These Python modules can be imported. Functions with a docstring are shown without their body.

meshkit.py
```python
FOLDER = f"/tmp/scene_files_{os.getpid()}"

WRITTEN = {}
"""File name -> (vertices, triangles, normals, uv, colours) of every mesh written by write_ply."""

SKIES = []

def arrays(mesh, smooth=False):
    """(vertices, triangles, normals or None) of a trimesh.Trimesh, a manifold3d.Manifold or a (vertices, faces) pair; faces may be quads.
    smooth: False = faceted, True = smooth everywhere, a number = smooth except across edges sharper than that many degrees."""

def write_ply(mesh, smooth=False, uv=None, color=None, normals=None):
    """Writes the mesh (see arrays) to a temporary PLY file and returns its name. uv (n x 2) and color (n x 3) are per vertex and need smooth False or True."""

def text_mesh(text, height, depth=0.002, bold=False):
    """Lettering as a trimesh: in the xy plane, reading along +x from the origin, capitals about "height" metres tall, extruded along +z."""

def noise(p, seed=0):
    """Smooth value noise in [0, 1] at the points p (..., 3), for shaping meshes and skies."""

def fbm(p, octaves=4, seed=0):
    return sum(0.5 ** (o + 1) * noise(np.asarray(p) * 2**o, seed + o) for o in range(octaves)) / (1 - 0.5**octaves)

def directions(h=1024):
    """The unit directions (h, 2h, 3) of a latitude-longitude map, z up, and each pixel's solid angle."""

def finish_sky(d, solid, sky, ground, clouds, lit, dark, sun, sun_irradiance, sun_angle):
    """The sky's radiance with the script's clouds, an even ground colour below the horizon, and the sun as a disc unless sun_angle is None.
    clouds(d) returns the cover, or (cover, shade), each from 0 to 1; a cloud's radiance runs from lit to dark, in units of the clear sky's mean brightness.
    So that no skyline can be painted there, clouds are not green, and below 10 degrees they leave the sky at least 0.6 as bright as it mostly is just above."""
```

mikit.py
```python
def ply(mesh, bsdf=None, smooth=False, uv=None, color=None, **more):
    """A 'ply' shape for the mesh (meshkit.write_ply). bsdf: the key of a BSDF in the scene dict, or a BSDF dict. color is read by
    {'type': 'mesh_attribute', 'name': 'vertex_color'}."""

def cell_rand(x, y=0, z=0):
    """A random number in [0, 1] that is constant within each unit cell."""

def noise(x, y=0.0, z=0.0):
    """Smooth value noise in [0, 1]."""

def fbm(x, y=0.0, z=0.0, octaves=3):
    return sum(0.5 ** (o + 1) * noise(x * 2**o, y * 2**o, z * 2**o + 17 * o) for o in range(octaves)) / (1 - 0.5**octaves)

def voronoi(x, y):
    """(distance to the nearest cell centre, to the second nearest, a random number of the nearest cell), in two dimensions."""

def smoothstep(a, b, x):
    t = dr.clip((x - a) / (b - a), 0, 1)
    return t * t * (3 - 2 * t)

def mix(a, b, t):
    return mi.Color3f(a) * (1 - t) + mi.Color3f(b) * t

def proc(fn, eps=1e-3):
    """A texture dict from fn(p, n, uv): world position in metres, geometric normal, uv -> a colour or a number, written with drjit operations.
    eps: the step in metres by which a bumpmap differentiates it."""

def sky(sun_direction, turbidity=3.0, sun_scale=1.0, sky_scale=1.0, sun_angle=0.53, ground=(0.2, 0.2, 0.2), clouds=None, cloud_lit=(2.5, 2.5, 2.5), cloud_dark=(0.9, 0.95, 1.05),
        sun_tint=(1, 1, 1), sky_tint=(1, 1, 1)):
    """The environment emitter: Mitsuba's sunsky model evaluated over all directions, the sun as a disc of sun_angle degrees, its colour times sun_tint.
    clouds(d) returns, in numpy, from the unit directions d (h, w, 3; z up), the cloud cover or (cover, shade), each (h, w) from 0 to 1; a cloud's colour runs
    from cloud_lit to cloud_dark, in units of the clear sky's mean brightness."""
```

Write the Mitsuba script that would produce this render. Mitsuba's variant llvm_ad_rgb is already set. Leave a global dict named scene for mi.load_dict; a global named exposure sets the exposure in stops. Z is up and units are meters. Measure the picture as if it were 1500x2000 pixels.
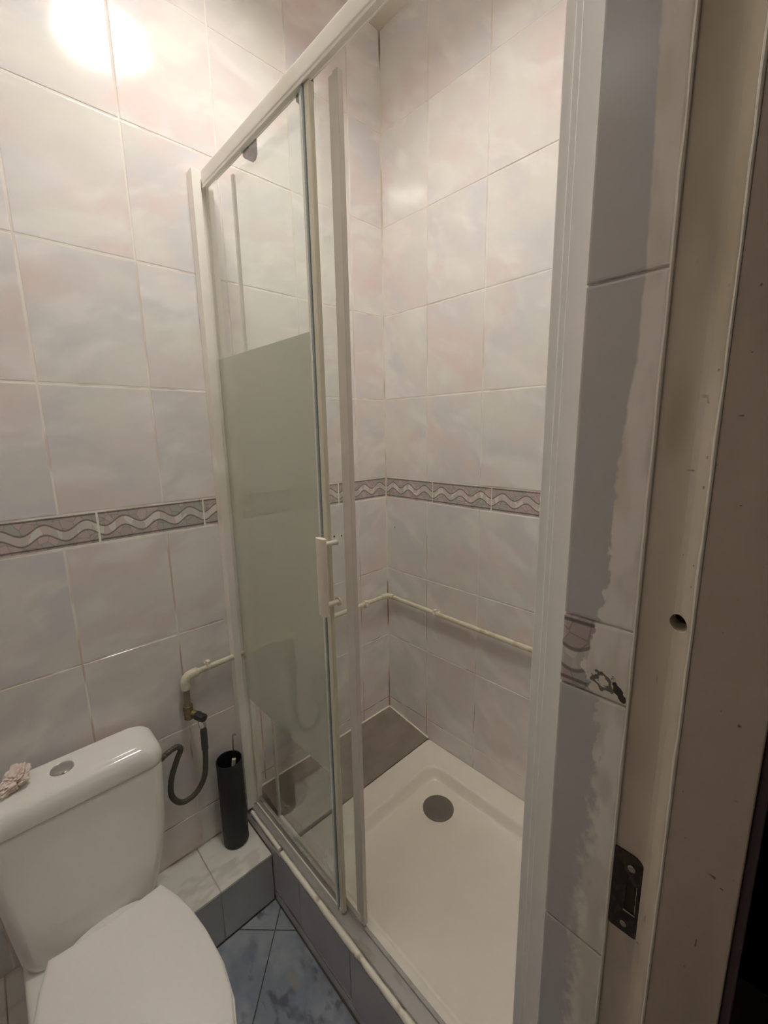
import math, random
import numpy as np, trimesh, manifold3d
import mitsuba as mi, drjit as dr
import mikit, meshkit
from mikit import proc, noise, fbm, voronoi, cell_rand, smoothstep, mix
T = mi.ScalarTransform4f
rng = np.random.default_rng(7)
scene, labels = {}, {}

# ------------------------------------------------------------------ camera, exposure
CAM = np.array([-1.3026, -1.3566, 1.6010])
FWD = np.array([0.67605, 0.71270, -0.18713])
UP = np.array([0.14098, 0.12416, 0.98220])
scene['camera'] = {'type': 'perspective', 'fov': 83.908, 'fov_axis': 'x', 'near_clip': 0.01, 'far_clip': 50.0,
                   'to_world': T().look_at(origin=CAM.tolist(), target=(CAM + FWD).tolist(), up=UP.tolist())}
exposure = 1.52
LAMP_RADIANCE = (26.8, 25.7, 23.5)
CEIL = 3.05

# ------------------------------------------------------------------ helpers
def obj(key, mesh, mat, label=None, cat=None, group=None, kind=None, smooth=False, **more):
    name, n = key, 0
    while name in scene:
        n += 1
        name = f'{key}_{n:03d}'
    scene[name] = mikit.ply(mesh, mat, smooth, **more) if not isinstance(mesh, dict) else mesh
    tag(name, label, cat, group, kind)
    return name

def tag(name, label=None, cat=None, group=None, kind=None):
    d = {k: v for k, v in dict(label=label, category=cat, group=group, kind=kind).items() if v}
    if d:
        labels[name] = d

def mesh_of(v, f):
    return trimesh.Trimesh(np.asarray(v, float), np.asarray(f), process=False)

def man(m):
    me = m.to_mesh()
    return trimesh.Trimesh(np.array(me.vert_properties[:, :3], float), np.array(me.tri_verts), process=False)

def cham(lo, hi, c=0.002):
    """Box with chamfered edges."""
    lo, hi = np.minimum(lo, hi).astype(float), np.maximum(lo, hi).astype(float)
    c = min(c, 0.45 * (hi - lo).min())
    pts = []
    for i in range(8):
        s = np.array([(i >> k) & 1 for k in range(3)])
        p = np.where(s, hi, lo)
        q = np.where(s, hi - c, lo + c)
        for k in range(3):
            w = p.copy()
            w[[a for a in range(3) if a != k]] = q[[a for a in range(3) if a != k]]
            pts.append(w)
            w2 = q.copy(); w2[k] = p[k]
            pts.append(w2)
    return man(manifold3d.Manifold.hull_points(np.array(pts)))

def rbox(lo, hi, r=0.005, n=4):
    """Box with rounded edges (hull of eight small spheres)."""
    lo, hi = np.minimum(lo, hi).astype(float), np.maximum(lo, hi).astype(float)
    r = min(r, 0.49 * (hi - lo).min())
    s = trimesh.creation.uv_sphere(r, count=[2 * n + 1, 4 * n]).vertices
    pts = np.vstack([s + np.where([(i >> k) & 1 for k in range(3)], hi - r, lo + r) for i in range(8)])
    return man(manifold3d.Manifold.hull_points(pts))

def loft(secs, cap0=True, cap1=True):
    """Skin a list of equally long closed sections (n x 3)."""
    secs = [np.asarray(s, float) for s in secs]
    n = len(secs[0])
    v = np.vstack(secs)
    f = []
    for k in range(len(secs) - 1):
        for i in range(n):
            a, b = k * n + i, k * n + (i + 1) % n
            f += [[a, b, b + n], [a, b + n, a + n]]
    if cap0:
        v = np.vstack([v, secs[0].mean(0)]); c = len(v) - 1
        f += [[c, (i + 1) % n, i] for i in range(n)]
    if cap1:
        v = np.vstack([v, secs[-1].mean(0)]); c = len(v) - 1
        o = (len(secs) - 1) * n
        f += [[c, o + i, o + (i + 1) % n] for i in range(n)]
    m = mesh_of(v, f)
    if m.volume < 0:
        m.invert()
    return m

def rrect(x0, x1, y0, y1, z, r, n=8):
    r = max(1e-4, min(r, 0.5 * (x1 - x0) - 1e-4, 0.5 * (y1 - y0) - 1e-4))
    out = []
    for cx, cy, a0 in ((x1 - r, y1 - r, 0), (x0 + r, y1 - r, 90), (x0 + r, y0 + r, 180), (x1 - r, y0 + r, 270)):
        for k in range(n + 1):
            a = math.radians(a0 + 90 * k / n)
            out.append([cx + r * math.cos(a), cy + r * math.sin(a), z])
    return np.array(out)

def catmull(pts, n=10):
    p = np.asarray(pts, float)
    p = np.vstack([2 * p[0] - p[1], p, 2 * p[-1] - p[-2]])
    out = []
    for i in range(1, len(p) - 2):
        for t in np.linspace(0, 1, n, endpoint=False):
            a, b, c, d = p[i - 1:i + 3]
            out.append(0.5 * (2 * b + (c - a) * t + (2 * a - 5 * b + 4 * c - d) * t * t + (3 * b - a - 3 * c + d) * t ** 3))
    out.append(p[-2])
    return np.array(out)

def tube(path, r, sides=16, cap=True):
    p = np.asarray(path, float)
    r = np.broadcast_to(r, (len(p),))
    t = np.gradient(p, axis=0)
    t /= np.linalg.norm(t, axis=1, keepdims=True)
    a = np.cross(t[0], [0, 0, 1.0] if abs(t[0][2]) < 0.9 else [1.0, 0, 0])
    secs = []
    for k in range(len(p)):
        a = a - t[k] * (a @ t[k]); a /= np.linalg.norm(a)
        b = np.cross(t[k], a)
        th = np.arange(sides) * 2 * np.pi / sides
        secs.append(p[k] + r[k] * (np.cos(th)[:, None] * a + np.sin(th)[:, None] * b))
    return loft(secs, cap, cap)

def cyl(p0, p1, r, sides=24, bevel=0.0):
    p0, p1 = np.asarray(p0, float), np.asarray(p1, float)
    if bevel:
        d = (p1 - p0) / np.linalg.norm(p1 - p0)
        e = d * bevel
        return tube_exact([p0, p0 + e, p1 - e, p1], [r - bevel, r, r, r - bevel], sides)
    return tube_exact([p0, p1], [r, r], sides)

def tube_exact(pts, rs, sides):
    pts = np.asarray(pts, float)
    d = pts[-1] - pts[0]; d /= np.linalg.norm(d)
    a = np.cross(d, [0, 0, 1.0] if abs(d[2]) < 0.9 else [1.0, 0, 0]); a /= np.linalg.norm(a)
    b = np.cross(d, a)
    th = np.arange(sides) * 2 * np.pi / sides
    return loft([p + r * (np.cos(th)[:, None] * a + np.sin(th)[:, None] * b) for p, r in zip(pts, rs)])

def lathe(prof, cx, cy, sides=48):
    """prof: (r, z) from bottom to top."""
    th = np.arange(sides) * 2 * np.pi / sides
    return loft([np.stack([cx + r * np.cos(th), cy + r * np.sin(th), np.full(sides, z)], 1) for r, z in prof])

def cat(*ms):
    return trimesh.util.concatenate(list(ms))

def refine(m, length):
    mm = manifold3d.Manifold(manifold3d.Mesh(np.asarray(m.vertices, np.float32), np.asarray(m.faces, np.uint32)))
    return man(mm.refine_to_length(length))

def slab(o, u, v, n, w, h, d, bev=0.0016, tri=False):
    """A tile: corner o, directions u (w long) and v (h long), its face towards n, thickness d; cushioned front edges. 18 triangles."""
    o, u, v, n = (np.asarray(x, float) for x in (o, u, v, n))
    b = min(bev, 0.3 * w, 0.3 * h)
    ring = lambda i, z: [o + u * a + v * c + n * z for a, c in ((i, i), (w - i, i), (w - i, h - i), (i, h - i))]
    V = np.array(ring(0, 0) + ring(0, d - b * 0.7) + ring(b * 0.45, d - b * 0.2) + ring(b * 1.6, d))
    F = []
    for k in range(3):
        for i in range(4):
            a, c = 4 * k + i, 4 * k + (i + 1) % 4
            F += [[a, c, c + 4], [a, c + 4, a + 4]]
    F += [[12, 13, 14], [12, 14, 15]]
    m = mesh_of(V, F)
    if np.dot(np.cross(u, v), n) < 0:
        m.invert()
    return m

# ------------------------------------------------------------------ materials
def rgb(*c):
    return {'type': 'rgb', 'value': list(map(float, c))}

def pbr(name, color, rough, two=True, bump=None, bscale=1.0, **kw):
    d = {'type': 'principled', 'base_color': color if isinstance(color, dict) else rgb(*color), 'roughness': rough, **kw}
    if bump:
        d = {'type': 'bumpmap', 'arbitrary': bump, 'scale': bscale, 'bsdf': d}
    scene[name] = {'type': 'twosided', 'bsdf': d} if two else d

def tile_color(off):
    def fn(p, n, uv):
        a, b = p.x + p.y, p.z
        on_x = dr.abs(n.x) > .7
        k = dr.select(on_x, mi.Float(.62), mi.Float(.28))          # brush direction differs between the two tilings
        w = dr.select(on_x, mi.Float(.785), mi.Float(.96))
        u, v = a * w + b * k, -a * k + b * w
        wob = .10 * (fbm(a * 6, b * 6, off, 2) - .5)
        u, v = u + wob, v - wob
        n1 = fbm(u * 5 + off, v * 8 + 3.1 * off, off, 4)
        n2 = fbm(u * 5 + 31 + off, v * 9 - off, 5.0, 4)
        n3 = fbm(u * 8 - 17, v * 17 + off, 9.0, 4)
        n4 = fbm(a * 8 + off, b * 9, 2.0, 3)
        c = mix((.725, .690, .670), (.755, .63, .615), smoothstep(.36, .74, n1) * .85)
        c = mix(c, (.655, .65, .675), smoothstep(.36, .74, n2) * .85)
        c = mix(c, (.82, .80, .775), smoothstep(.42, .82, n3) * .75)
        c = mix(c, (.75, .745, .685), smoothstep(.42, .80, n4) * .6)
        return c
    return fn

def wavy(p, n, uv):
    a = p.x + p.y
    return fbm(a * 10, p.z * 7, 1.0, 2)
for i, off in enumerate((0.0, 23.7, 51.3)):
    pbr(f'glaze_{i}', proc(tile_color(off)), .11, bump=proc(wavy, 2e-3), bscale=.0010, specular=.5)

def grout_col(p, n, uv):
    d = fbm(p.x * 14 + p.y * 11, p.z * 9, 3.0, 3)
    low = smoothstep(1.9, .3, p.z)
    c = mix((.78, .745, .68), (.42, .27, .19), smoothstep(.42, .72, d) * (.35 + .55 * low))
    # dirt spot in the upper corner of the shower
    r = dr.sqrt(dr.square(p.x) + dr.square(p.y) + dr.square((p.z - 3.0) * .5))
    return mix(c, (.20, .15, .09), smoothstep(.045, .0, r) * .8)
pbr('grout', proc(grout_col), .8)
def plain_col(p, n, uv):
    a, b = (p.x + p.y + 9.9) / .251, (p.z + .001) / .3285
    a, b = a - dr.floor(a), b - dr.floor(b)
    e = dr.maximum(dr.abs(2 * a - 1), dr.abs(2 * b - 1))
    return mix(tile_color(0.0)(p, n, uv), (.5, .45, .38), smoothstep(.982, .990, e))
pbr('plain_tile', proc(plain_col), .14)

def border_fn(s, z, z0, h, per):
    """Mosaic-look border: a light ribbon between two dark waves."""
    t = (z - z0) / h
    w = .5 - .125 * dr.cos(2 * math.pi * s / per)
    d = t - w
    f1, f2, rnd = voronoi(s * 46 + .35 * noise(s * 30, t * 4), t * 3.4)
    g1, g2, rn2 = voronoi(s * 60 + 7.3, t * 2.2 + 4)
    bg = mix((.46, .40, .39), (.55, .45, .445), smoothstep(.45, .9, rnd))
    bg = mix(bg, (.42, .43, .40), smoothstep(.35, .1, rnd))
    bg = mix(bg, (.22, .18, .165), smoothstep(.10, .02, f2 - f1) * .45)
    rib = mix((.56, .525, .49), (.73, .69, .64), smoothstep(.5, .85, rn2))
    rib = mix(rib, (.62, .515, .49), smoothstep(.25, .1, rn2))
    c = mix(bg, rib, smoothstep(.150, .13, dr.abs(d)))
    c = mix(c, (.19, .16, .145), smoothstep(.04, .015, dr.abs(dr.abs(d) - .150)) * .8)
    edge = dr.minimum(dr.abs(t - .10), dr.abs(t - .93))
    return mix(c, (.11, .09, .08), smoothstep(.038, .012, edge) * .8)
ZBB, ZBT = 1.3127, 1.400
pbr('border_back', proc(lambda p, n, uv: border_fn(p.x + .264, p.z, ZBB, ZBT - ZBB, .0893)), .2)
pbr('border_right', proc(lambda p, n, uv: border_fn(-p.y, p.z, ZBB, ZBT - ZBB, .0893)), .2)

# pier at the doorway: tiles half covered by an old skim of plaster and paint
SM_Z = [0.0, 0.95, 1.015, 1.07, 1.16, 1.227, 1.28, 1.332, 1.35, 1.378, 1.411, 1.457, 1.513, 1.567, 1.618, 1.666, 1.75, 1.841, 1.957, 3.1]
SM_Y = [-1.200, -1.2, -1.201, -1.203, -1.210, -1.206, -1.204, -1.187, -1.187, -1.192, -1.201, -1.203, -1.204, -1.204, -1.208, -1.213, -1.213, -1.211, -1.207, -1.205]
def smear_mask(p):
    y = mi.Float(SM_Y[0])
    for k in range(len(SM_Z) - 1):
        y = y + (SM_Y[k + 1] - SM_Y[k]) * dr.clip((p.z - SM_Z[k]) / (SM_Z[k + 1] - SM_Z[k]), 0, 1)
    soft = .0015 + .010 * smoothstep(1.30, 1.05, p.z)
    y = y + (fbm(p.y * 130, p.z * 85, 4.0, 4) - .5) * (.003 + .026 * smoothstep(1.70, 1.15, p.z)) 
    return smoothstep(-soft, soft, y - p.y)
def smear_col(p):
    c = mix((.86, .82, .74), (.66, .61, .53), smoothstep(.45, .75, fbm(p.y * 50, p.z * 16, 6.0, 3)) * .7)
    return mix(c, (.56, .51, .38), smoothstep(.55, .75, fbm(p.y * 30, p.z * 9, 8.0, 3)) * .4)
def chip(p):
    w = (fbm(p.y * 170, p.z * 170, 1.0, 3) - .5)
    a, b = (p.y + 1.2245) / .0098, (p.z - 1.3125 - 1.3 * (p.y + 1.2245)) / .0085
    big = smoothstep(1.05, .85, dr.sqrt(a * a + b * b) + w * .9)
    a, b = (p.y + 1.2080) / .0115, (p.z - 1.3180 - .25 * (p.y + 1.208)) / .0085
    q = dr.sqrt(a * a + b * b) + w * 1.3
    ring = smoothstep(1.15, 1.0, q) * smoothstep(.45, .65, q)
    return dr.maximum(big, ring * .85)
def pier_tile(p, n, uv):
    c = mix((.54, .515, .51), (.59, .545, .545), smoothstep(.4, .7, fbm(p.y * 9, p.z * 5, 2.0, 3)))  # same wall tile in a darker tone, shade of the pier put into colour
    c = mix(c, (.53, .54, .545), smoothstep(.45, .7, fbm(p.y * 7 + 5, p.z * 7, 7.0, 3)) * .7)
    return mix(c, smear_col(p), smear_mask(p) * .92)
def pier_border(p, n, uv):
    c = border_fn(-p.y - 1.172, p.z, 1.2985, .0885, .0893)
    c = mix(c, smear_col(p), smear_mask(p) * .95)
    return mix(c, (.035, .028, .02), chip(p))
pbr('pier_glaze_shaded', proc(pier_tile), proc(lambda p, n, uv: .16 + .5 * smear_mask(p)), specular=.4)
pbr('pier_border', proc(pier_border), .35)

def floor_col(p, n, uv):
    a = fbm(p.x * 14, p.y * 14, 0.0, 4)
    b = fbm(p.x * 40 + 3, p.y * 26, 2.0, 4)
    c = mix((.215, .255, .32), (.345, .38, .43), smoothstep(.3, .7, a))
    c = mix(c, (.085, .095, .13), smoothstep(.46, .74, b) * smoothstep(.36, .66, fbm(p.x * 11 + 7, p.y * 11, 5.0, 3)) * .85)
    return mix(c, (.36, .32, .27), smoothstep(.56, .80, fbm(p.x * 18, p.y * 18, 8.0, 3)) * .5)
pbr('floor_glaze', proc(floor_col), .22)
pbr('floor_grout', (.10, .085, .06), .9)
def marble(p, n, uv):
    a = fbm(p.x * 16, p.y * 30, p.z * 16, 4)
    return mix((.80, .79, .75), (.60, .59, .54), smoothstep(.5, .72, a) * .7)
pbr('ledge_marble', proc(marble), .16)
pbr('ledge_front', proc(lambda p, n, uv: mix((.38, .405, .42), (.47, .48, .485), fbm(p.x * 12, p.z * 12, p.y * 12, 3))), .2)
pbr('curb_glaze', proc(lambda p, n, uv: mix((.36, .365, .385), (.42, .42, .435), fbm(p.y * 9, p.z * 9, 1.0, 3))), .25)
pbr('slate', proc(lambda p, n, uv: mix((.20, .17, .14), (.27, .235, .195), fbm(p.x * 12, p.y * 26, 1.0, 3))), .28)
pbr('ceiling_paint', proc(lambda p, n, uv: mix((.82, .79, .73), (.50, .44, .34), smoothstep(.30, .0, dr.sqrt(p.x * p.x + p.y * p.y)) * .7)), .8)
pbr('white_lacquer', proc(lambda p, n, uv: mix((.80, .775, .72), (.70, .66, .57), smoothstep(.5, .75, fbm(p.x * 9 + p.y * 9, p.z * 5, 1.0, 3)) * .6)), .32)
pbr('grey_lacquer', (.80, .80, .77), .38)
def rail_col(p, n, uv):
    return mix((.40, .40, .39), (.30, .26, .19), smoothstep(.55, .75, fbm(p.y * 25, p.x * 60, p.z * 20, 3)) * .6)
pbr('alu', proc(rail_col), .38, metallic=.35)
pbr('stile_alu', (.62, .59, .53), .4)
def caulk_col(p, n, uv):
    d = fbm(p.y * 26, p.x * 40, p.z * 30, 3)
    return mix((.90, .86, .76), (.42, .32, .19), smoothstep(.64, .78, d) * .75)
pbr('caulk', proc(caulk_col), .6)
pbr('yellow_seal', (.68, .65, .52), .35)
pbr('edge_glass', (.30, .35, .36), .2)
pbr('dark_plastic', (.13, .14, .135), .4)
scene['glass'] = {'type': 'thindielectric', 'int_ior': 1.5, 'specular_transmittance': rgb(.93, .955, .93)}
scene['frost'] = {'type': 'principledthin', 'base_color': rgb(.63, .645, .57), 'roughness': .6, 'diff_trans': .95, 'eta': 1.3}
pbr('ceramic', (.83, .82, .79), .07, specular=.55)
pbr('seat_plastic', (.90, .875, .865), .2, specular=.5)
pbr('tray_acrylic', proc(lambda p, n, uv: mix((.86, .835, .775), (.78, .71, .58), smoothstep(.42, .10, dr.sqrt(dr.square(p.x + .2) + dr.square(p.y + .47))) * .35 + smoothstep(.5, .8, fbm(p.x * 8, p.y * 8, 1.0, 3)) * .15)), .22)
pbr('drain_grey', (.145, .13, .115), .42)
pbr('chrome', (.80, .79, .77), .16, metallic=1.0)
pbr('dull_chrome', (.45, .44, .43), .25, metallic=1.0)
pbr('pipe_paint', proc(lambda p, n, uv: mix((.60, .57, .44), (.42, .36, .23), smoothstep(.55, .8, fbm(p.x * 30, p.y * 30, p.z * 30, 3)) * .7)), .4)
pbr('pipe_dirty', (.19, .17, .125), .55)
pbr('brass', proc(lambda p, n, uv: mix((.30, .22, .10), (.13, .10, .06), fbm(p.x * 90, p.y * 90, p.z * 90, 3))), .42, metallic=.6)
pbr('clip_white', (.74, .68, .60), .4)
pbr('black_plastic', (.022, .022, .024), .35)
pbr('holder_black', (.010, .011, .013), .5)
pbr('hose_grey', (.085, .078, .065), .45, metallic=.3)
pbr('hose_cuff', (.05, .05, .075), .4)
pbr('tissue', proc(lambda p, n, uv: mix((.80, .72, .67), (.70, .60, .55), fbm(p.x * 70, p.y * 70, p.z * 70, 3))), .95)
def jamb_col(p, n, uv):
    c = mix((.54, .47, .385), (.42, .355, .285), smoothstep(.40, .72, fbm(p.y * 14, p.z * 4, 1.0, 4)))
    c = mix(c, (.33, .28, .18), smoothstep(.52, .74, fbm(p.y * 16 + 9, p.z * 5, 3.0, 3)) * .6)
    spots = noise(p.y * 190, p.z * 150, 7.0)
    where = smoothstep(.50, .62, fbm(p.y * 20, p.z * 6, 11.0, 2))
    return mix(c, (.10, .08, .06), smoothstep(.93, .97, spots) * where * .7)
def jamb_bump(p, n, uv):
    return fbm(p.y * 60, p.z * 22, p.x * 60, 3)
pbr('jamb_paint', proc(jamb_col), .42, bump=proc(jamb_bump, 1e-3), bscale=.0012, specular=.35)
def stop_col(p, n, uv):
    c = mix((.45, .37, .30), (.38, .31, .25), smoothstep(.40, .7, fbm(p.y * 14, p.z * 4, 1.0, 4)))
    spots = noise(p.y * 150, p.z * 120, 3.0)
    return mix(c, (.07, .05, .035), smoothstep(.965, .985, spots) * .7)
pbr('stop_paint', proc(stop_col), .45, bump=proc(jamb_bump, 1e-3), bscale=.0012, specular=.35)
pbr('casing_paint', (.13, .085, .10), .5)
pbr('strike_metal', proc(lambda p, n, uv: mix((.030, .022, .016), (.06, .045, .03), smoothstep(.4, .7, fbm(p.y * 200, p.z * 120, 1.0, 3)))), .4, metallic=.5)
pbr('worn_metal', (.34, .30, .23), .4, metallic=.6)
pbr('corridor_paint', (.80, .78, .74), .7)
pbr('pale_bead', (.66, .62, .54), .5)
pbr('hole_dark', (.03, .02, .012), .9)
pbr('lamp_white', (.80, .78, .74), .3)

# ------------------------------------------------------------------ the setting: walls and their tiles
PW, JT = .251, .0040
HB = [-.001, .328, .657, .984, ZBB]
HT = [ZBT, 1.729, 2.058, 2.387]
ROWS = [(HB[k], HB[k + 1]) for k in range(4)] + [(HT[k], HT[k + 1]) for k in range(3)] + [(2.387, 2.716), (2.716, 3.048)]
DEPTH = .0045          # how far the tile faces stand proud of the grout bed

struct = dict(kind='structure')
# back wall: y = 0, faces -y
obj('wall_back', cham((-1.66, DEPTH - .0036, -.05), (.10, .12, CEIL + .05), .001), 'grout', kind='structure')
colx = [-1.56, -1.4185, -1.1675, -.9165, -.6655, -.4145, -.1635, -.002]
for z0, z1 in ROWS:
    for x0, x1 in zip(colx[:-1], colx[1:]):
        if z1 < .2 or (z0 < 0 and x1 < -2):
            continue
        za, zb = max(z0, .193) if z0 < .1 else z0, z1
        g = JT / 2 if z0 < 2.7 else .0007
        gt = JT / 2 if z1 < 2.7 else .0007
        e = rng.normal(0, .00035, 2)
        obj('wall_back__tile', slab((x0 + JT / 2, DEPTH + e[0], za + g), (1, 0, 0), (0, 0, 1), (0, -1, 0), x1 - x0 - JT, zb - za - g - gt, DEPTH), f'glaze_{rng.integers(3)}')
bx = [-1.56, -1.357, -1.085, -.801, -.533, -.264, -.002]
for x0, x1 in zip(bx[:-1], bx[1:]):
    obj('wall_back__border_tile', slab((x0 + JT / 2, DEPTH + .0004, ZBB + JT / 2), (1, 0, 0), (0, 0, 1), (0, -1, 0), x1 - x0 - JT, ZBT - ZBB - JT, DEPTH), 'border_back')
for hx, hz in ((-.295, 1.184), (-.258, 1.181)):
    obj('wall_back__drill_hole', cyl((hx, .0030, hz), (hx, -.0004, hz), .0038, 12), 'hole_dark')
# right wall: x = 0, faces -x
obj('wall_right', cham((DEPTH - .0036, -1.30, -.05), (.12, .0009, CEIL + .05), .001), 'grout', kind='structure')
coly = [-.002, -.2373, -.488, -.739, -.99, -1.156]
for z0, z1 in ROWS:
    for y1, y0 in zip(coly[:-1], coly[1:]):
        za = max(z0, .20)
        g = JT * .36 if z0 < 2.7 else .0007
        gt = JT * .36 if z1 < 2.7 else .0007
        j = JT * .45
        e = rng.normal(0, .00035, 2)
        obj('wall_right__tile', slab((DEPTH + e[0], y0 + j, za + g), (0, 1, 0), (0, 0, 1), (-1, 0, 0), y1 - y0 - 2 * j, z1 - za - g - gt, DEPTH), f'glaze_{rng.integers(3)}')
by = [-.002, -.264, -.536, -.806, -1.076, -1.156]
for y1, y0 in zip(by[:-1], by[1:]):
    obj('wall_right__border_tile', slab((DEPTH + .0004, y0 + .0015, ZBB + .0015), (0, 1, 0), (0, 0, 1), (-1, 0, 0), y1 - y0 - .003, ZBT - ZBB - .003, DEPTH), 'border_right')
obj('wall_right__drill_hole', cyl((.0030, -.051, 1.180), (-.0004, -.051, 1.180), .0026, 10), 'hole_dark')
# front wall of the shower: its end is the tiled pier beside the doorway; a lintel closes the doorway above
PX = -.825
obj('wall_front', cat(cham((PX + .0055, -1.2335, -.05), (.0, -1.158, CEIL + .05), .001), cham((-1.66, -1.2335, 2.35), (PX + .0056, -1.158, CEIL + .05), .001)), 'plain_tile', kind='structure')
pz = [.0, .30, .62, .952, 1.2985, 1.387, 1.743, 2.07, 2.40, 2.72, 3.048]
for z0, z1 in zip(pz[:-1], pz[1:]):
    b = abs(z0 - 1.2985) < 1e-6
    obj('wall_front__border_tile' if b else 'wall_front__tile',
        slab((PX + .0055, -1.2335, z0 + .0013), (0, 1, 0), (0, 0, 1), (-1, 0, 0), .0745, z1 - z0 - .0026, .0055, .0018), 'pier_border' if b else 'pier_glaze_shaded')
obj('wall_left', cham((-1.68, -1.60, -.05), (-1.56, .12, CEIL + .05), .001), 'plain_tile', kind='structure')
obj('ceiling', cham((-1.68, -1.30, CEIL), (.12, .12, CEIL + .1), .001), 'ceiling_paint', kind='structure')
# the dim corridor that the camera stands in
obj('wall_corridor', cham((-2.4, -2.45, -.06), (.60, -2.35, 2.60), .001), 'corridor_paint', kind='structure')
obj('wall_corridor_left', cat(cham((-2.4, -1.30, -.06), (-1.68, -1.20, 2.60), .001)), 'corridor_paint', kind='structure')
# floor: diagonal tiles
obj('floor', cham((-1.68, -2.4, -.06), (.12, .12, -.003), .001), 'floor_grout', kind='structure')
P45, q = .30, 1 / math.sqrt(2)
c0 = np.array([-.8075, -.2825])
eu, ev = np.array([q, q]), np.array([q, -q])
room = manifold3d.CrossSection([np.array([(-1.555, -1.45), (-.759, -1.45), (-.759, -.200), (-1.555, -.200)])])
for i in range(-7, 6):
    for j in range(-7, 7):
        g = .0016
        pts = np.array([c0 + eu * (i * P45 + a) + ev * (j * P45 + b) for a, b in ((g, g), (P45 - g, g), (P45 - g, P45 - g), (g, P45 - g))])
        if float((pts[1] - pts[0]) @ np.array([[0, 1], [-1, 0]]) @ (pts[2] - pts[1])) < 0:
            pts = pts[::-1]
        cs = manifold3d.CrossSection([pts]) ^ room
        if cs.area() < 2e-4:
            continue
        cs2 = cs.offset(-.0012, manifold3d.JoinType.Miter)
        low = cs.extrude(.0022).translate((0, 0, -.0028))
        a, b = cs.to_polygons()[0], cs2.to_polygons()[0]
        pts3 = np.vstack([np.c_[a, np.full(len(a), -.0029)], np.c_[a, np.full(len(a), -.0008)], np.c_[b, np.zeros(len(b))]])
        obj('floor__tile', man(manifold3d.Manifold.hull_points(pts3)), 'floor_glaze')

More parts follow.
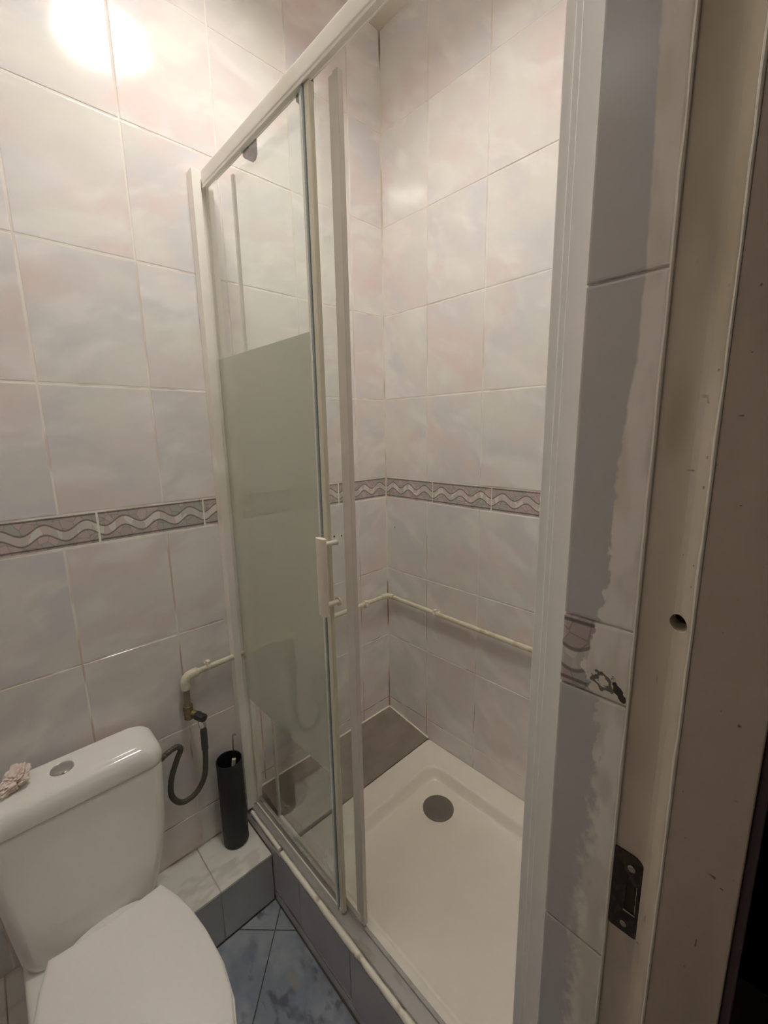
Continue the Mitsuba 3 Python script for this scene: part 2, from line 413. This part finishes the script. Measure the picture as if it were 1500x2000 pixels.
# ------------------------------------------------------------------ door frame on the right
prof = [(-1.2336, -.8225), (-1.2500, -.8225), (-1.2590, -.8230), (-1.2660, -.8248), (-1.2720, -.8282), (-1.2765, -.8325), (-1.2790, -.8352), (-1.2815, -.8372), (-1.2836, -.8378), (-1.2852, -.8370),
        (-1.2852, -.70), (-1.2336, -.70)]
def extrude_yx(pr, z0, z1, nz=1):
    """Profile points (y, x) drawn out along z."""
    pr = np.asarray(pr, float)
    secs = [np.stack([pr[:, 1], pr[:, 0], np.full(len(pr), z)], 1) for z in np.linspace(z0, z1, nz + 1)]
    cs = manifold3d.CrossSection([pr if trimesh.path.util and np.sum(pr[:, 0] * np.roll(pr[:, 1], -1) - np.roll(pr[:, 0], -1) * pr[:, 1]) > 0 else pr[::-1]])
    m = man(cs.extrude(z1 - z0))
    v = m.vertices
    m = mesh_of(np.stack([v[:, 1], v[:, 0], v[:, 2] + z0], 1), m.faces[:, ::-1])
    return m
jm = extrude_yx(prof, 0.0, 2.35)
jman = manifold3d.Manifold(manifold3d.Mesh(np.asarray(jm.vertices, np.float32), np.asarray(jm.faces, np.uint32)))
hole = manifold3d.Manifold.cylinder(.05, .0085, .0085, 24).rotate((0, 90, 0)).translate((-.845, -1.2715, 1.4115))
jman = jman - hole
obj('door_1', man(jman), 'jamb_paint', kind='structure', smooth=35)
obj('door_1__bolt_hole', cyl((-.803, -1.2715, 1.4115), (-.795, -1.2715, 1.4115), .0088), 'hole_dark', label='dark round bolt hole')
obj('door_1__door_stop', cham((-.8370, -1.3455, 0), (-.70, -1.2854, 2.35), .0008), 'stop_paint', label='brown painted door stop')
obj('door_1__casing', rbox((-.822, -1.3535, 0), (-.70, -1.3457, 2.35), .002), 'casing_paint', label='dark purple casing edge')
def wobble_z(x, y, z0, z1, r, seed):
    zs = np.linspace(z0, z1, 160)
    k = meshkit.fbm(np.stack([zs * 22, zs * 0, zs * 0], 1), 3, seed) - .5
    return tube(np.stack([np.full(160, x), y + .0012 * k, zs], 1), r * (1 + .7 * k), 8)
def strike():
    y0, y1, z0, z1 = -1.2690, -1.2342, 1.012, 1.121
    pts = []
    for cy, cz, r, a0 in ((y1 - .003, z1 - .003, .003, 0), (y0 + .014, z1 - .014, .014, 90), (y0 + .008, z0 + .008, .008, 180), (y1 - .006, z0 + .006, .006, 270)):
        pts += [(cy + r * math.cos(math.radians(a0 + 15 * k)), cz + r * math.sin(math.radians(a0 + 15 * k))) for k in range(7)]
    cs = manifold3d.CrossSection([np.array(pts)])
    win = manifold3d.CrossSection.square((.011, .038)).translate((-1.262, 1.045))
    v = man((cs - win).extrude(.0022))
    return mesh_of(np.stack([-.8226 - v.vertices[:, 2], v.vertices[:, 0], v.vertices[:, 1]], 1), v.faces)
obj('door_1__pale_ridge', wobble_z(-.8240, -1.2340, .02, 2.30, .0021, 8), 'pale_bead', label='thin pale ridge along the frame edge', smooth=40)
obj('door_1__pale_ridge', wobble_z(-.8372, -1.2842, .02, 2.30, .0017, 21), 'pale_bead', smooth=40)  # pale bead added on the nose, stands in for its edge highlight
sm = strike()
if sm.volume < 0: sm.invert()
obj('door_1__strike_plate', sm, 'strike_metal', label='dark metal strike plate')
obj('door_1__strike_plate__screw', cyl((-.8245, -1.2545, 1.1035), (-.8260, -1.2545, 1.1035), .0042, 20, .0006), 'worn_metal')
obj('door_1__strike_plate__screw', cyl((-.8245, -1.2520, 1.0235), (-.8260, -1.2520, 1.0235), .0036, 20, .0006), 'worn_metal')
obj('door_1__strike_plate__latch_dark_plate', cham((-.8236, -1.2622, 1.0448), (-.8226, -1.2508, 1.0832), .0002), 'hole_dark', label='dark plate in the latch window')  # dark plate filling the window, recess shade put into its colour
obj('door_1__strike_plate__latch_edge', cham((-.8256, -1.2628, 1.0425), (-.8246, -1.2505, 1.0440), .0003), 'worn_metal')

# ------------------------------------------------------------------ ceiling lamp (its mirror image shows on the tiles)
LX, LY = -.780, -.585
L0 = CEIL - .105                                         # lower lip of the drum; the opal disc sits inside it
obj('ceiling_lamp__base', lathe([(.1255, L0 + .040), (.1420, L0 + .040), (.1460, L0 + .036), (.1460, L0 + .001), (.1475, L0), (.1500, L0 + .001), (.1510, L0 + .004), (.1510, CEIL - .001)], LX, LY), 'lamp_white', label='white round drum', smooth=35)
dome = lathe([(.004, L0 + .027), (.03, L0 + .0275), (.06, L0 + .029), (.085, L0 + .032), (.104, L0 + .0355), (.117, L0 + .0385), (.125, L0 + .0410)], LX, LY)
obj('ceiling_lamp__shade', dome, 'lamp_white', label='glowing opal glass disc', smooth=True, emitter={'type': 'area', 'radiance': rgb(*LAMP_RADIANCE)})
tag('ceiling_lamp', 'round white ceiling lamp with a glowing disc, mirrored on the wall tiles', 'lamp')

# ------------------------------------------------------------------ ledge along the back wall, outside the shower
obj('tiled_ledge__core', cham((-1.558, -.192, -.002), (-.7575, .0, .183), .001), 'grout')
lx = [-1.556, -1.438, -1.187, -.936, -.7580]
for x0, x1 in zip(lx[:-1], lx[1:]):
    obj('tiled_ledge__top_tile', slab((x0 + .0015, -.199, .1832), (1, 0, 0), (0, 1, 0), (0, 0, 1), x1 - x0 - .003, .198, .0078, .002), 'ledge_marble', label='white marbled tile' if x0 == lx[0] else None)
    obj('tiled_ledge__front_tile', slab((x0 + .0015, -.1922, .002), (1, 0, 0), (0, 0, 1), (0, -1, 0), x1 - x0 - .003, .179, .005, .0016), 'ledge_front', label='blue grey tile' if x0 == lx[0] else None)
tag('tiled_ledge', 'low tiled ledge with white marbled top and blue-grey front along the wall', 'ledge')
# dark sloping ledge behind the tray
lz0, lz1, ly1 = .276, .2385, -.250
V = [(x, y, z) for x in (-.6885, -.0015) for y, z in ((0, .19), (ly1, .19), (ly1, lz1), (0, lz0))]
obj('shower_ledge', man(manifold3d.Manifold.hull_points(np.array(V))), 'slate', 'dark brown-grey sloping tiled shelf between the shower tray and back wall', 'ledge')
obj('shower_ledge__sealant', tube([(-.6875, -.002, lz0 + .001), (-.004, -.003, lz0 + .001), (-.003, -.006, lz0 + .0005), (-.003, -.25, lz1 + .002)], .0032, 8), 'caulk', label='white bead of sealant')

# ------------------------------------------------------------------ shower curb
obj('shower_curb__core', cham((-.752, -1.1575, -.002), (-.7005, .0, .2225), .001), 'grout')
cyy = [-.001, -.199, -.365, -.616, -.867, -1.157]
for y1, y0 in zip(cyy[:-1], cyy[1:]):
    z0 = .05 if y1 > -.37 and y0 < -.19 else .038
    if y1 > -.1:
        z0 = .193
    obj('shower_curb__tile', slab((-.752, y0 + .001, z0), (0, 1, 0), (0, 0, 1), (-1, 0, 0), y1 - y0 - .002, .2215 - z0, .005, .0016), 'curb_glaze')
obj('shower_curb__skirting', cham((-.7565, -1.157, -.001), (-.7521, -.2005, .034), .0012), 'ledge_front', label='narrow strip of tile at the floor')
obj('shower_curb__sealant', tube([(-.7545, -.204, .0015), (-.757, -.5, .002), (-.756, -1.15, .0015)], .004, 8), 'floor_grout', label='dirty joint at the floor')
tag('shower_curb', 'low grey tiled curb below the shower door rail', 'curb')

# ------------------------------------------------------------------ shower tray
tx0, tx1, ty0, ty1 = -.7000, -.0016, -1.1565, -.2515
RZ = .2370
secs = [rrect(tx0, tx1, ty0, ty1, .06, .012, 8), rrect(tx0, tx1, ty0, ty1, RZ - .005, .012, 8), rrect(tx0 + .0015, tx1 - .0015, ty0 + .0015, ty1 - .0015, RZ - .0012, .012, 8),
        rrect(tx0 + .005, tx1 - .005, ty0 + .005, ty1 - .005, RZ, .012, 8)]
bx0, bx1, by0, by1 = -.672, -.095, -1.075, -.352
for ins, dz, r in ((-.006, 0, .05), (0, .0006, .05), (.006, .0035, .05), (.011, .0095, .05), (.017, .0185, .048), (.023, .0245, .045), (.032, .0280, .042), (.05, .0300, .04), (.10, .0318, .04), (.20, .0335, .04)):
    secs.append(rrect(bx0 + ins, bx1 - ins, by0 + ins, by1 - ins, RZ - 1.4 * dz, r, 8))
obj('shower_tray__body', loft(secs), 'tray_acrylic', smooth=30)
dcx, dcy, dz = -0.2179, -0.4843, RZ - .0455
obj('shower_tray__drain_cover', lathe([(.058, dz - .004), (.058, dz + .003), (.0555, dz + .0055), (.048, dz + .0068), (.03, dz + .0078), (.006, dz + .0082)], dcx, dcy), 'drain_grey', label='round dark grey drain cover', smooth=40)
tag('shower_tray', 'white rectangular shower tray with a rounded basin and dark round drain', 'shower tray')

# ------------------------------------------------------------------ shower enclosure
E_ = 'shower_enclosure'
TOPZ = 2.322
obj(E_ + '__wall_profile', cat(rbox((-.7600, -.036, .2460), (-.7350, -.0005, TOPZ), .0015), cham((-.7350, -.026, .2460), (-.7180, -.0005, TOPZ), .001), cham((-.7180, -.036, .2460), (-.7130, -.0005, TOPZ), .001), cham((-.7130, -.014, .2460), (-.690, -.0005, TOPZ), .001)), 'white_lacquer', label='white wall profile at the back wall')
obj(E_ + '__wall_profile', cat(rbox((-.745, -1.1575, .2460), (-.690, -1.094, TOPZ), .002), rbox((-.738, -1.1575, .2460), (-.694, -1.0785, TOPZ), .002), cham((-.747, -1.1575, .2460), (-.7440, -1.103, TOPZ), .001)), 'grey_lacquer', label='grey-white post at the doorway side')
# head rail: a rounded box with a slot and lip below
obj(E_ + '__top_rail', cat(rbox((-.7350, -1.094, 2.2820), (-.7140, -.0365, TOPZ), .006), cham((-.7330, -1.094, 2.2775), (-.7300, -.0365, 2.285), .0008), cham((-.7160, -1.094, 2.3120), (-.6880, -.0365, TOPZ), .0008)), 'white_lacquer', label='white head rail', smooth=25)
# sill rail: channel with two upstands
obj(E_ + '__bottom_rail', cat(cham((-.7430, -1.157, .2380), (-.6960, -.0005, .2435), .0008), cham((-.7430, -1.157, .2380), (-.7395, -.0005, .2470), .0008),
                              cham((-.7065, -1.157, .2380), (-.6960, -.0005, .2485), .0008)), 'alu', label='grey aluminium sill rail')
obj(E_ + '__bottom_rail__glass_bead', cham((-.7268, -.545, .2430), (-.7222, -.0370, .2580), .0008), 'white_lacquer', label='thin white bead under the fixed pane')
def wobble(y0, y1, x, z, r, seed):
    n = int(abs(y1 - y0) / .012)
    ys = np.linspace(y0, y1, n)
    r_ = r * (1 + .35 * (meshkit.fbm(np.stack([ys * 30, ys * 0, ys * 0], 1), 3, seed) - .5))
    return tube(np.stack([np.full(n, x), ys, np.full(n, z)], 1), r_, 10)
obj(E_ + '__sealant', wobble(-.255, -1.156, -.7495, .2318, .0090, 3), 'caulk', label='cream bead of sealant', smooth=40)
obj(E_ + '__sealant', wobble(-.040, -.240, -.7480, .2330, .0066, 5), 'caulk', smooth=40)
# fixed pane with its frosted band
FX, SX = -.7245, -.6985
quad = lambda x, y0, y1, z0, z1: mesh_of([(x, y0, z0), (x, y1, z0), (x, y1, z1), (x, y0, z1)], [[0, 1, 2], [0, 2, 3]])
obj(E_ + '__fixed_pane', quad(FX, -.528, -.030, .246, 2.283), 'glass', label='clear fixed glass pane with a frosted middle')
obj(E_ + '__fixed_pane__frosted_band', quad(FX + .0012, -.527, -.031, .686, 1.820), 'frost', label='frosted grey-green band')
obj(E_ + '__fixed_pane__edge', cham((FX - .003, -.5345, .246), (FX + .003, -.5285, 2.283), .0006), 'edge_glass', label='dark cut edge of the glass')
obj(E_ + '__fixed_pane__edge_trim', cham((FX + .0006, -.5275, .246), (FX + .004, -.516, 2.283), .0006), 'grey_lacquer')
obj(E_ + '__fixed_pane__seal', cham((FX - .0005, -.5530, .250), (FX + .012, -.5350, 2.281), .002), 'yellow_seal', label='yellowed plastic seal')
# sliding door behind it
D_ = E_ + '__sliding_door'
obj(D_, quad(SX, -.612, -.150, .262, 2.276), 'glass', label='clear sliding glass door with a white handle')
obj(D_ + '__stile', cat(cham((SX - .007, -.6190, .254), (SX + .007, -.6040, 2.276), .0012), cham((SX - .0035, -.6040, .254), (SX + .0035, -.5860, 2.276), .0008)), 'stile_alu', label='grey-brown closing stile')
obj(D_ + '__stile', cham((SX - .004, -.1640, .254), (SX + .004, -.1520, 2.276), .001), 'white_lacquer', label='white rear stile')
obj(D_ + '__foot_profile', cham((SX - .005, -.6040, .250), (SX + .005, -.166, .276), .001), 'white_lacquer')
for yc in (-.2600, -.5040):
    hexp = np.array([[SX - .013, yc + .016 * a, 2.294 + .024 * b] for a, b in ((-1, 1.0), (1, 1.0), (1, -.65), (.45, -1.0), (-.45, -1.0), (-1, -.65))])
    h2 = hexp.copy(); h2[:, 0] = SX + .010
    obj(D_ + '__roller', man(manifold3d.Manifold.hull_points(np.vstack([hexp, h2]))), 'dark_plastic', label='dark grey roller block')
# handle
def ell(z, s=1.0, cx=-.7510, cy=-.5620, hx=.0078, hy=.0185, lean=0.0):
    th = np.arange(28) * 2 * np.pi / 28
    return np.stack([cx + s * hx * np.cos(th), cy + s * hy * np.sin(th), np.full(28, z)], 1)
bar = loft([ell(1.170, .93), ell(1.1715), ell(1.3580), ell(1.3595, .95)])
obj(D_ + '__handle', cat(bar, cyl((-.751, -.5540, 1.3395), (SX - .001, -.5540, 1.3395), .0062), cyl((-.751, -.5540, 1.1885), (SX - .001, -.5540, 1.1885), .0062), cyl((SX - .005, -.5540, 1.1885), (SX - .001, -.5540, 1.1885), .0115, 24, .001), cyl((SX - .003, -.5540, 1.3395), (SX - .001, -.5540, 1.3395), .008, 24, .001)), 'clip_white', label='white vertical bar handle on two posts', smooth=35)
tag(E_, 'glass shower screen in white frame with sliding door standing on the curb', 'shower screen')

# ------------------------------------------------------------------ water pipe
W_ = 'water_pipe'
PZ, PO, PR = .8600, .024, .0095
def arc(c, a0, a1, r, ex, ey, n=8):
    c, ex, ey = map(np.asarray, (c, ex, ey))
    return [c + r * (math.cos(math.radians(a)) * ex + math.sin(math.radians(a)) * ey) for a in np.linspace(a0, a1, n)]
ex_x, yx = -.9170, -PO
obj(W_ + '__run', tube([(-.900, -PO, PZ - .012), (-.5, -PO, PZ - .002), (-.045, -PO, PZ + .002)], PR, 16), 'pipe_paint', label='pale yellow run on the back wall', smooth=40)
obj(W_ + '__run', tube([(-PO, -.045, PZ + .002), (-PO, -.5, PZ), (-PO, -1.157, PZ)], PR, 16), 'pipe_paint', label='pale yellow run on the right wall', smooth=40)
obj(W_ + '__elbow', tube([(-.062, -PO, PZ + .002)] + arc((-.046, -.046, PZ + .002), 90, 0, .022, (1., 0, 0), (0, 1., 0)) + [(-PO, -.062, PZ + .002)], .0128, 16), 'pipe_paint', smooth=40)
obj(W_ + '__elbow', tube([(-.880, -PO, PZ - .012)] + arc((-.897, -PO, PZ - .034), 90, 180, .022, (1., 0, 0), (0, 0, 1.)) + [(-.919, -PO, PZ - .055)], .0148, 18), 'pipe_paint', smooth=40)
obj(W_ + '__riser', tube([(-.919, -PO, PZ - .05), (-.919, -PO, .715)], PR, 14), 'pipe_dirty', label='dirt-stained short drop', smooth=40)
def clip_mesh(axis, s):
    p = (s, -PO, PZ - .004) if axis == 'x' else (-PO, s, PZ)
    a = (.0055, 0, 0) if axis == 'x' else (0, .0055, 0)
    p, a = np.array(p), np.array(a)
    n = np.array([0, 1., 0]) if axis == 'x' else np.array([1., 0, 0])
    ring = cyl(p - a, p + a, .0140, 20, .001)
    foot = cham(p - np.abs(a) - .004 * (1 - np.abs(n) - np.abs(a) / .0055) - n * 0, p + n * (PO - .001) + np.abs(a) + .004 * (1 - np.abs(n) - np.abs(a) / .0055), .001)
    ear = cham(p - np.abs(a) + np.array([0, 0, .008]) - n * .012, p + np.abs(a) + np.array([0, 0, .019]) + n * .004, .001)
    return cat(ring, foot, ear)
for ax, s in (('x', -.845), ('x', -.158), ('y', -.306)):
    obj(W_ + '__clip', clip_mesh(ax, s), 'clip_white', label='white pipe clip')
valve = cat(cyl((-.919, -PO, .748), (-.919, -PO, .700), .0150, 8, .002), cyl((-.919, -PO, .722), (-.895, -.052, .715), .0105, 16), cyl((-.919, -.002, .722), (-.919, -PO, .722), .011, 16))
obj(W_ + '__valve', valve, 'brass', label='tarnished brass stop valve', smooth=30)
obj(W_ + '__valve__knob', cat(cyl((-.905, -.045, .716), (-.889, -.078, .712), .0135, 10, .003)), 'black_plastic', label='black knob', smooth=30)
obj(W_ + '__valve__nut', cat(cyl((-.896, -.060, .700), (-.893, -.064, .676), .0115, 6, .002), cyl((-.899, -.055, .716), (-.894, -.062, .69), .0085, 14)), 'dull_chrome', label='chrome hexagon nut')
tag(W_, 'thin pale yellow water pipe clipped along the tiled shower walls', 'pipe')
hp = catmull([(-.893, -.064, .682), (-.893, -.064, .640), (-.895, -.062, .560), (-.906, -.060, .492), (-.938, -.058, .452), (-.978, -.057, .448), (-1.004, -.057, .488), (-1.001, -.060, .548), (-.980, -.062, .605), (-.966, -.064, .636), (-.975, -.067, .653), (-1.000, -.075, .656), (-1.040, -.090, .650)], 14)
seg = np.r_[0, np.cumsum(np.linalg.norm(np.diff(hp, axis=0), axis=1))]
tt = np.linspace(0, seg[-1], 420)
hp = np.stack([np.interp(tt, seg, hp[:, k]) for k in range(3)], 1)
obj('supply_hose', tube(hp, .0082 + .0006 * np.sin(tt * 2 * np.pi / .005), 14), 'hose_grey', 'dark grey braided hose looping from the valve to the toilet cistern', 'hose', smooth=50)
obj('supply_hose__cuff', tube(hp[12:62], .0105, 14), 'hose_cuff', label='dark blue end sleeve', smooth=40)

# ------------------------------------------------------------------ toilet
TCX = -1.222
def lid_half(y):
    return np.interp(-y, [.250, .300, .360, .44, .52, .60, .66, .70, .725, .738], [.121, .141, .157, .167, .170, .160, .140, .112, .075, .0])
def d_outline(z, grow=0.0, yb=-.250, dx=0.0, sc=1.0):
    t = np.r_[np.linspace(.250, .66, 22), np.linspace(.67, .738, 14)]
    right = [(TCX + dx + (lid_half(-a) + grow) * sc, -.25 + (-(a) + .25) * (1 + grow / .49)) for a in t]
    left = [(TCX + dx - (lid_half(-a) + grow) * sc, -.25 + (-(a) + .25) * (1 + grow / .49)) for a in t[::-1][1:]]
    # slightly hollow rear edge
    xs = np.linspace(left[-1][0], right[0][0], 12)[1:-1]
    rear = [(x, yb - .0 - .006 * math.cos((x - TCX) / .125 * math.pi / 2)) for x in xs]
    pts = np.array(right + left + rear)
    return np.c_[pts, np.full(len(pts), z)]
def inset(sec, d, z, c=(TCX, -.47)):
    v = sec[:, :2] - np.array(c)
    L = np.linalg.norm(v, axis=1, keepdims=True)
    o = np.array(c) + v * (1 - d / L)
    return np.c_[o, np.full(len(o), z)]
S0 = d_outline(0)
lid = loft([inset(S0, .004, .4035), inset(S0, .0, .4060), inset(S0, .0, .4120), inset(S0, .002, .4160), inset(S0, .006, .4190), inset(S0, .014, .4210), inset(S0, .035, .4240), inset(S0, .07, .4275), inset(S0, .11, .4305), inset(S0, .15, .4315)])
obj('toilet__seat_lid', lid, 'seat_plastic', label='white closed seat lid', smooth=40)
ring = loft([inset(S0, .006, .3850), inset(S0, -.003, .3870), inset(S0, -.0045, .3930), inset(S0, -.003, .3990), inset(S0, .006, .4030)])
obj('toilet__seat', ring, 'seat_plastic', smooth=40)
def bowl_sec(z, sx, y0, y1, n=40):
    th = np.linspace(0, 2 * np.pi, n, endpoint=False)
    cy, hy = (y0 + y1) / 2, (y1 - y0) / 2
    c, s = np.cos(th), np.sin(th)
    k = 2.5
    return np.stack([TCX + sx * np.sign(c) * np.abs(c) ** (2 / k), cy + hy * np.sign(s) * np.abs(s) ** (2 / k), np.full(n, z)], 1)
bowl = loft([bowl_sec(.0, .105, -.55, -.215), bowl_sec(.02, .10, -.545, -.215), bowl_sec(.12, .092, -.53, -.215), bowl_sec(.20, .105, -.58, -.215), bowl_sec(.28, .138, -.66, -.21), bowl_sec(.34, .158, -.71, -.205), bowl_sec(.372, .166, -.73, -.205), bowl_sec(.384, .162, -.725, -.21)])
shelf = rbox((-1.392, -.370, .290), (-1.095, -.030, .3450), .012)
shelf2 = rbox((-1.32, -.26, .193), (-1.13, -.030, .32), .02)
obj('toilet__bowl', cat(bowl, shelf, shelf2), 'ceramic', label='white ceramic bowl', smooth=40)
# cistern: tapering tank and cushioned lid
def tank(z, x0, x1, y0, y1, r=.03, bow=.010):
    s = rrect(x0, x1, y0, y1, z, r, 8)
    w = (s[:, 0] - (x0 + x1) / 2) / ((x1 - x0) / 2)
    s[:, 1] -= np.where(s[:, 1] < (y0 + y1) / 2, bow * (1 - w * w), 0)
    return s
xa, xb = -1.420, -1.034
tk = loft([tank(.346, -1.372, -1.112, -.196, -.035, .025), tank(.352, -1.382, -1.103, -.204, -.030), tank(.38, -1.392, -1.092, -.206, -.029), tank(.45, -1.400, -1.071, -.200, -.028), tank(.52, -1.408, -1.055, -.191, -.026), tank(.60, -1.414, -1.046, -.180, -.025), tank(.702, xa + .003, xb - .003, -.165, -.024)])
obj('toilet__cistern', tk, 'ceramic', label='white ceramic cistern', smooth=45)
def L_(z, d, db=None):
    db = d if db is None else db
    return tank(z, xa + d, xb - d, -.167 + d, -.022 - db, .035, .012)
ld = loft([L_(.7035, .002), L_(.7050, .0), L_(.7200, -.0005), L_(.7340, .0015), L_(.7440, .0055, .003), L_(.7520, .0115, .005), L_(.7580, .0190, .008), L_(.7625, .0290, .012), L_(.7650, .040, .018), L_(.7662, .055, .028)])
obj('toilet__cistern__lid', ld, 'ceramic', label='rounded white cistern lid', smooth=60)
bz = .7655
obj('toilet__cistern__flush_button', lathe([(.0255, bz - .002), (.0260, bz + .0015), (.0245, bz + .0035), (.0225, bz + .0030), (.0215, bz + .0022), (.0205, bz + .0034), (.014, bz + .0048), (.004, bz + .0052)], -1.252, -.092, 40), 'chrome', label='round chrome flush button', smooth=30)
tag('toilet', 'white close-coupled toilet with closed lid beside the shower', 'toilet')

# crumpled tissue on the cistern
ts = trimesh.creation.icosphere(4, 1.0)
d = ts.vertices.copy()
sd = rng.normal(size=(34, 3)); sd /= np.linalg.norm(sd, axis=1, keepdims=True)
hgt = rng.uniform(.62, 1.15, 34)
rad = np.min(hgt[None] / np.maximum(d @ sd.T, .12), axis=1)          # flat facets meeting in sharp creases
rad = np.minimum(rad, 1.5) * (1 + .5 * (meshkit.fbm(d * 3 + 5, 4, 3) - .5)) - .35 * np.maximum(0, .12 - np.abs(meshkit.fbm(d * 3 + 11, 3, 9) - .5)) / .12
v = d * rad[:, None] * np.array([.036, .040, .024])
v[:, 2] += np.where(v[:, 0] > 0, .022 * np.clip(v[:, 0] / .04, 0, 1), 0)
v += np.array([-1.340, -.082, .7840])
v[:, 2] = np.maximum(v[:, 2], .7672 + .004 * meshkit.noise(v * 160, 2))
ts.vertices = v
obj('crumpled_tissue', ts, 'tissue', 'crumpled pinkish tissue lying on the toilet cistern lid', 'tissue', smooth=25)

# ------------------------------------------------------------------ toilet brush
hx_, hy_, hz0, hz1 = -.8215, -.0640, .1915, .5150
R = .0420
obj('brush_holder', lathe([(R - .004, hz0), (R, hz0 + .004), (R, hz1 - .002), (R - .0008, hz1), (R - .0022, hz1), (R - .003, hz1 - .002), (R - .003, hz0 + .01), (.005, hz0 + .008)], hx_, hy_, 56), 'holder_black', 'tall black cylindrical toilet brush holder standing on the marbled ledge', 'brush holder', smooth=35)
wire = catmull([(-.806, -.056, .42), (-.801, -.056, .50), (-.799, -.056, .560), (-.7985, -.056, .583), (-.7960, -.056, .590), (-.7910, -.057, .590), (-.7885, -.057, .585)], 8)
obj('toilet_brush__handle', tube(wire, .0026, 10), 'dull_chrome', label='thin metal handle with hooked end', smooth=40)
obj('toilet_brush__collar', cyl((-.8075, -.056, .455), (-.8015, -.056, .500), .0065, 16, .001), 'clip_white', label='white collar', smooth=30)
br = trimesh.creation.icosphere(3, 1.0); b_ = br.vertices
br.vertices = b_ * (1 + .12 * (meshkit.noise(b_ * 14, 4) - .5))[:, None] * np.array([.030, .030, .040]) + np.array([-.812, -.060, .405])
obj('toilet_brush__bristles', br, 'black_plastic', label='dark bristles', smooth=20)
tag('toilet_brush', 'toilet brush with a hooked metal handle rising from the black holder', 'brush')
